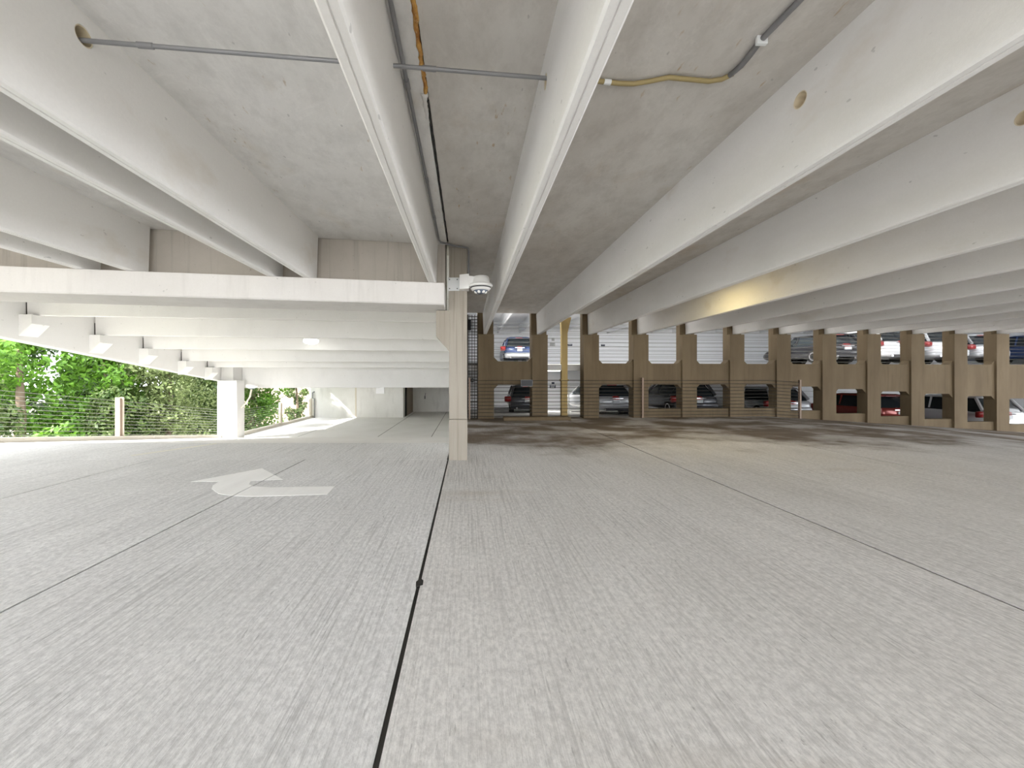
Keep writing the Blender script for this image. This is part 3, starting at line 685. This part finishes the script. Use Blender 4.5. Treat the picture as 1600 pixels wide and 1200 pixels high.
def make_car(label, paint, loc, rz, suv, group):
    L, W, H = (2.32, .95, 1.68) if suv else (2.15, .89, 1.47)
    belt = 1.05 if suv else .92
    t = Thing('parked_suv' if suv else 'parked_hatchback', label, 'car', (0, 0, 0), group)
    body = [(-L, W * .80, .42, belt * .86), (-L + .06, W * .93, .33, belt * .97), (-L * .7, W, .26, belt), (0, W, .25, belt), (L * .55, W, .25, belt * .98), (L * .85, W * .95, .27, belt * .86), (L * .97, W * .86, .32, belt * .74), (L, W * .7, .42, belt * .6)]
    t.part('body', MB().loft([rrect(w, a, b, y, .17) for y, w, a, b in body]), paint, smooth='all')
    cab = t.part('cabin_glass', MB().loft([rplan(W * .93, -L + .10, L * .52, belt - .06, .2), rplan(W * .90, -L + .16, L * .44, belt + .08, .2), rplan(W * .74, -L + .52, L * .08, H - .09, .2)]), 'glass', smooth=True)
    t.part('roof', MB().loft([rplan(W * .77, -L + .44, L * .13, H - .10, .2), rplan(W * .76, -L + .42, L * .12, H - .05, .2), rplan(W * .62, -L + .55, L * .02, H, .2)]), paint, smooth='all')
    for s in (-1, 1):
        for ya, yb in ((-L + .17, -L + .50), (L * .42, L * .11), (-.25, -.22)):
            t.part('pillar', MB().tube([(s * W * .91, ya, belt + .02), (s * W * .755, yb, H - .08)], .06 if ya < -1 else .04, 6), paint, cab)
        t.part('tail_lamp', MB().loft([rrect(.15, belt - .26, belt - .03, -L - .025 + .02, .06), rrect(.17, belt - .28, belt - .01, -L + .14, .06)]), 'tail', smooth='all')
        o = t.o.children[-1]; o.location.x = s * (W - .24)
        t.part('mirror', MB().loft([rrect(.10, belt - .02, belt + .13, L * .30, .05), rrect(.11, belt - .03, belt + .14, L * .30 + .12, .05)]), paint, smooth='all')
        t.o.children[-1].location.x = s * (W + .10)
        for y in (-L * .60, L * .62):
            wh = t.part('wheel', MB().loft([[(s * W * x, y + r * math.cos(2 * math.pi * k / 20), .335 + r * math.sin(2 * math.pi * k / 20)) for k in range(20)] for x, r in ((.74, .28), (.74, .335), (.985, .335), (1.01, .30), (1.01, .22))]), 'tyre', smooth=True)
            t.part('rim', MB().loft([[(s * W * x, y + r * math.cos(2 * math.pi * k / 16), .335 + r * math.sin(2 * math.pi * k / 16)) for k in range(16)] for x, r in ((.98, .22), (1.015, .21), (1.0, .05))]), 'rim', wh)
    t.part('rear_bumper', MB().loft([rrect(W * .86, .30, .62, -L - .07, .10), rrect(W * .97, .29, .64, -L + .05, .10), rrect(W * .985, .30, .62, -L + .35, .08)]), 'car_silver' if suv and paint == 'car_blue' else paint, smooth='all')
    t.part('number_plate', MB().box(-.16, .16, -L - .045, -L + .02, belt - .33, belt - .17), 'plate')
    t.part('lower_trim', MB().box(-W * .6, W * .6, -L - .085, -L, .27, .37), 'trim')
    for s in (-1, 1): t.part('exhaust', MB().tube([(s * W * .62, -L - .10, .32), (s * W * .62, -L + .1, .32)], .05, 10), 'chrome')
    t.part('brake_light', MB().box(-.22, .22, -L + .40, -L + .50, H - .10, H - .06), 'tail')
    t.part('badge_bar', MB().box(-.30, .30, -L - .035, -L + .02, belt - .13, belt - .09), 'chrome')
    t.o.location = loc; t.o.rotation_euler = (0, 0, rz)
    return t
def up(px, Y): x = (px - 730) / 600 * Y; return (x, Y, UD(Y) + .005)
def lo(px, Y): x = (px - 730) / 600 * Y; return (x, Y, far_low(x, Y) + .005)
make_car('dark blue SUV seen from behind in the first upper opening', 'car_blue', up(805, 26.5), 0, True, 'cars on the upper deck')
make_car('grey hatchback seen from behind in the first lower opening', 'car_grey', lo(819, 21.2), -.06, False, 'cars on the lower deck')
make_car('silver hatchback half hidden right of the yellow post, lower deck', 'car_silver', lo(930, 19.0), .1, False, 'cars on the lower deck')
make_car('black hatchback behind the rounded sixth upper opening', 'car_black', up(1262, 20.5), .0, False, 'cars on the upper deck')
make_car('white SUV in the seventh upper opening from the column', 'car_white', up(1334, 20.6), 0, True, 'cars on the upper deck')
make_car('white SUV with red tail lamps in the eighth upper opening', 'car_white', up(1402, 21.0), 0, True, 'cars on the upper deck')
make_car('white hatchback in the ninth upper opening', 'car_silver', up(1468, 21.2), 0, False, 'cars on the upper deck')
make_car('dark blue hatchback at the far right upper opening', 'car_blue', up(1600, 20.0), 0, False, 'cars on the upper deck')
for px_, Y, p_, suv, lab in ((1050, 18.6, 'car_grey', False, 'grey hatchback behind the fifth pilaster, lower deck'), (1180, 18.6, 'car_silver', False, 'silver hatchback two cars left of the red one, lower deck'),
                          (1330, 18.6, 'car_red', False, 'dark red hatchback in the lower deck on the right'), (1470, 18.6, 'car_white', True, 'white SUV in the lower deck far right')):
    make_car(lab, p_, lo(px_, Y), 0, suv, 'cars on the lower deck')

# ------------------------------------------------------------------ outdoors
gz = -3.4
g = obj('ground_outside', MB().box(-90, -10.6, -60, 110, gz - .5, gz), 'grass'); tag(g, 'grassy ground below the garage', None, None, 'structure')
g2 = obj('ground_apron', MB().box(-10.6, 60, -60, BACK - .02, -.6, -.05), 'asphalt'); tag(g2, 'sunny paving outside the open end of the garage', None, None, 'structure')

def leaves(mb, c, rad, n, size, rnd, shell=.55):
    for _ in range(n):
        while True:
            d = Vector((rnd.gauss(0, 1), rnd.gauss(0, 1), rnd.gauss(0, 1)))
            if d.length > .1: break
        d.normalize(); r = shell + (1 - shell) * rnd.random() ** .6
        p = Vector((c[0] + d.x * rad[0] * r, c[1] + d.y * rad[1] * r, c[2] + d.z * rad[2] * r))
        u = Vector((rnd.uniform(-1, 1), rnd.uniform(-1, 1), rnd.uniform(-1, 1))).normalized()
        w = u.cross(d if abs(u.dot(d)) < .9 else Vector((0, 0, 1))).normalized()
        s = size * rnd.uniform(.6, 1.3)
        mb.add([p - u * s, p + w * s * .45, p + u * s, p - w * s * .45], [(0, 1, 2, 3)])
def tree(name, label, base, height, crown, nclump, nleaf, size, m, seed, group=None, low=.15):
    rnd = random.Random(seed); t = Thing(name, label, 'tree', base, group)
    b = Vector(base)
    t.part('trunk', MB().tube([b, b + Vector((.1, .05, height * .45)), b + Vector((-.05, .1, height * .85))], [.20, .14, .05], 8), 'bark', smooth='all')
    mb = MB()
    for k in range(nclump):
        h = low + (1 - low) * (k + rnd.random()) / nclump
        env = math.sin(min(1, (1.12 - h) * 1.35) * math.pi / 2)
        a = rnd.uniform(0, 2 * math.pi); rr = crown * env * rnd.uniform(.25, .85)
        c = b + Vector((math.cos(a) * rr, math.sin(a) * rr, height * h))
        q = crown * rnd.uniform(.26, .46)
        leaves(mb, c, (q, q, q * .8), nleaf, size, rnd)
    f = t.part('foliage', mb, m); f['kind'] = 'stuff'
    return t
tree('pine_tree', 'bright lime green tree at the left edge beyond the railing', (-16.2, 13.8, gz), 7.6, 2.0, 26, 240, .13, 'leaf_bright', 1)
tree('pine_tree', 'bright green tuft-topped tree left of the patch of sky', (-15.2, 16.0, gz), 6.8, 1.7, 26, 240, .13, 'leaf_bright', 2)
tree('leafy_tree', 'dull green leafy tree low at the far left behind the cables', (-14.2, 10.5, gz), 5.0, 1.8, 22, 220, .13, 'leaf_mid', 3)
tree('leafy_tree', 'broad pale green leafy tree filling the gap left of the corner column', (-13.6, 17.4, gz), 7.4, 2.3, 46, 320, .10, 'leaf_pale', 4, None, .05)
tree('leafy_tree', 'denser green tree right behind the cream railing post', (-14.0, 15.4, gz), 4.2, 1.7, 26, 260, .10, 'leaf_mid', 5, None, .05)
tree('leafy_tree', 'darker green tree just left of the corner column', (-13.7, 21.2, gz), 7.6, 2.2, 44, 260, .11, 'leaf_mid', 6, None, .05)
tree('leafy_tree', 'green tree framed between the corner column and the stair tower', (-13.3, 23.6, gz), 8.2, 2.2, 46, 280, .12, 'leaf_bright', 7, None, .05)
tree('leafy_tree', 'small bronze-green tree against the pinkish building', (-12.9, 29.0, gz), 4.9, 1.1, 16, 160, .11, 'leaf_mid', 8, None, .35)
tree('leafy_tree', 'tall dark tree standing farthest back at the left edge', (-24, 17.5, gz), 9.5, 3.6, 34, 240, .20, 'leaf_dark', 9)
tree('leafy_tree', 'dark tree far behind the bright tuft-topped tree', (-22, 23.0, gz), 6.2, 3.0, 34, 220, .20, 'leaf_dark', 10, None, .05)
tree('leafy_tree', 'dark backdrop tree behind the broad pale green tree', (-20, 28.0, gz), 6.0, 3.4, 34, 220, .20, 'leaf_dark', 11, None, .05)
nb = Thing('neighbour_building', 'pinkish stucco building beyond the short railing', 'building', (-16, 40, gz))
nb.part('wall', MB().box(-24.5, -10, 38, 44, gz, 8), 'stucco')
nb.part('cornice', MB().box(-24.7, -9.8, 37.8, 44.2, 8, 8.4), 'wall_pale')
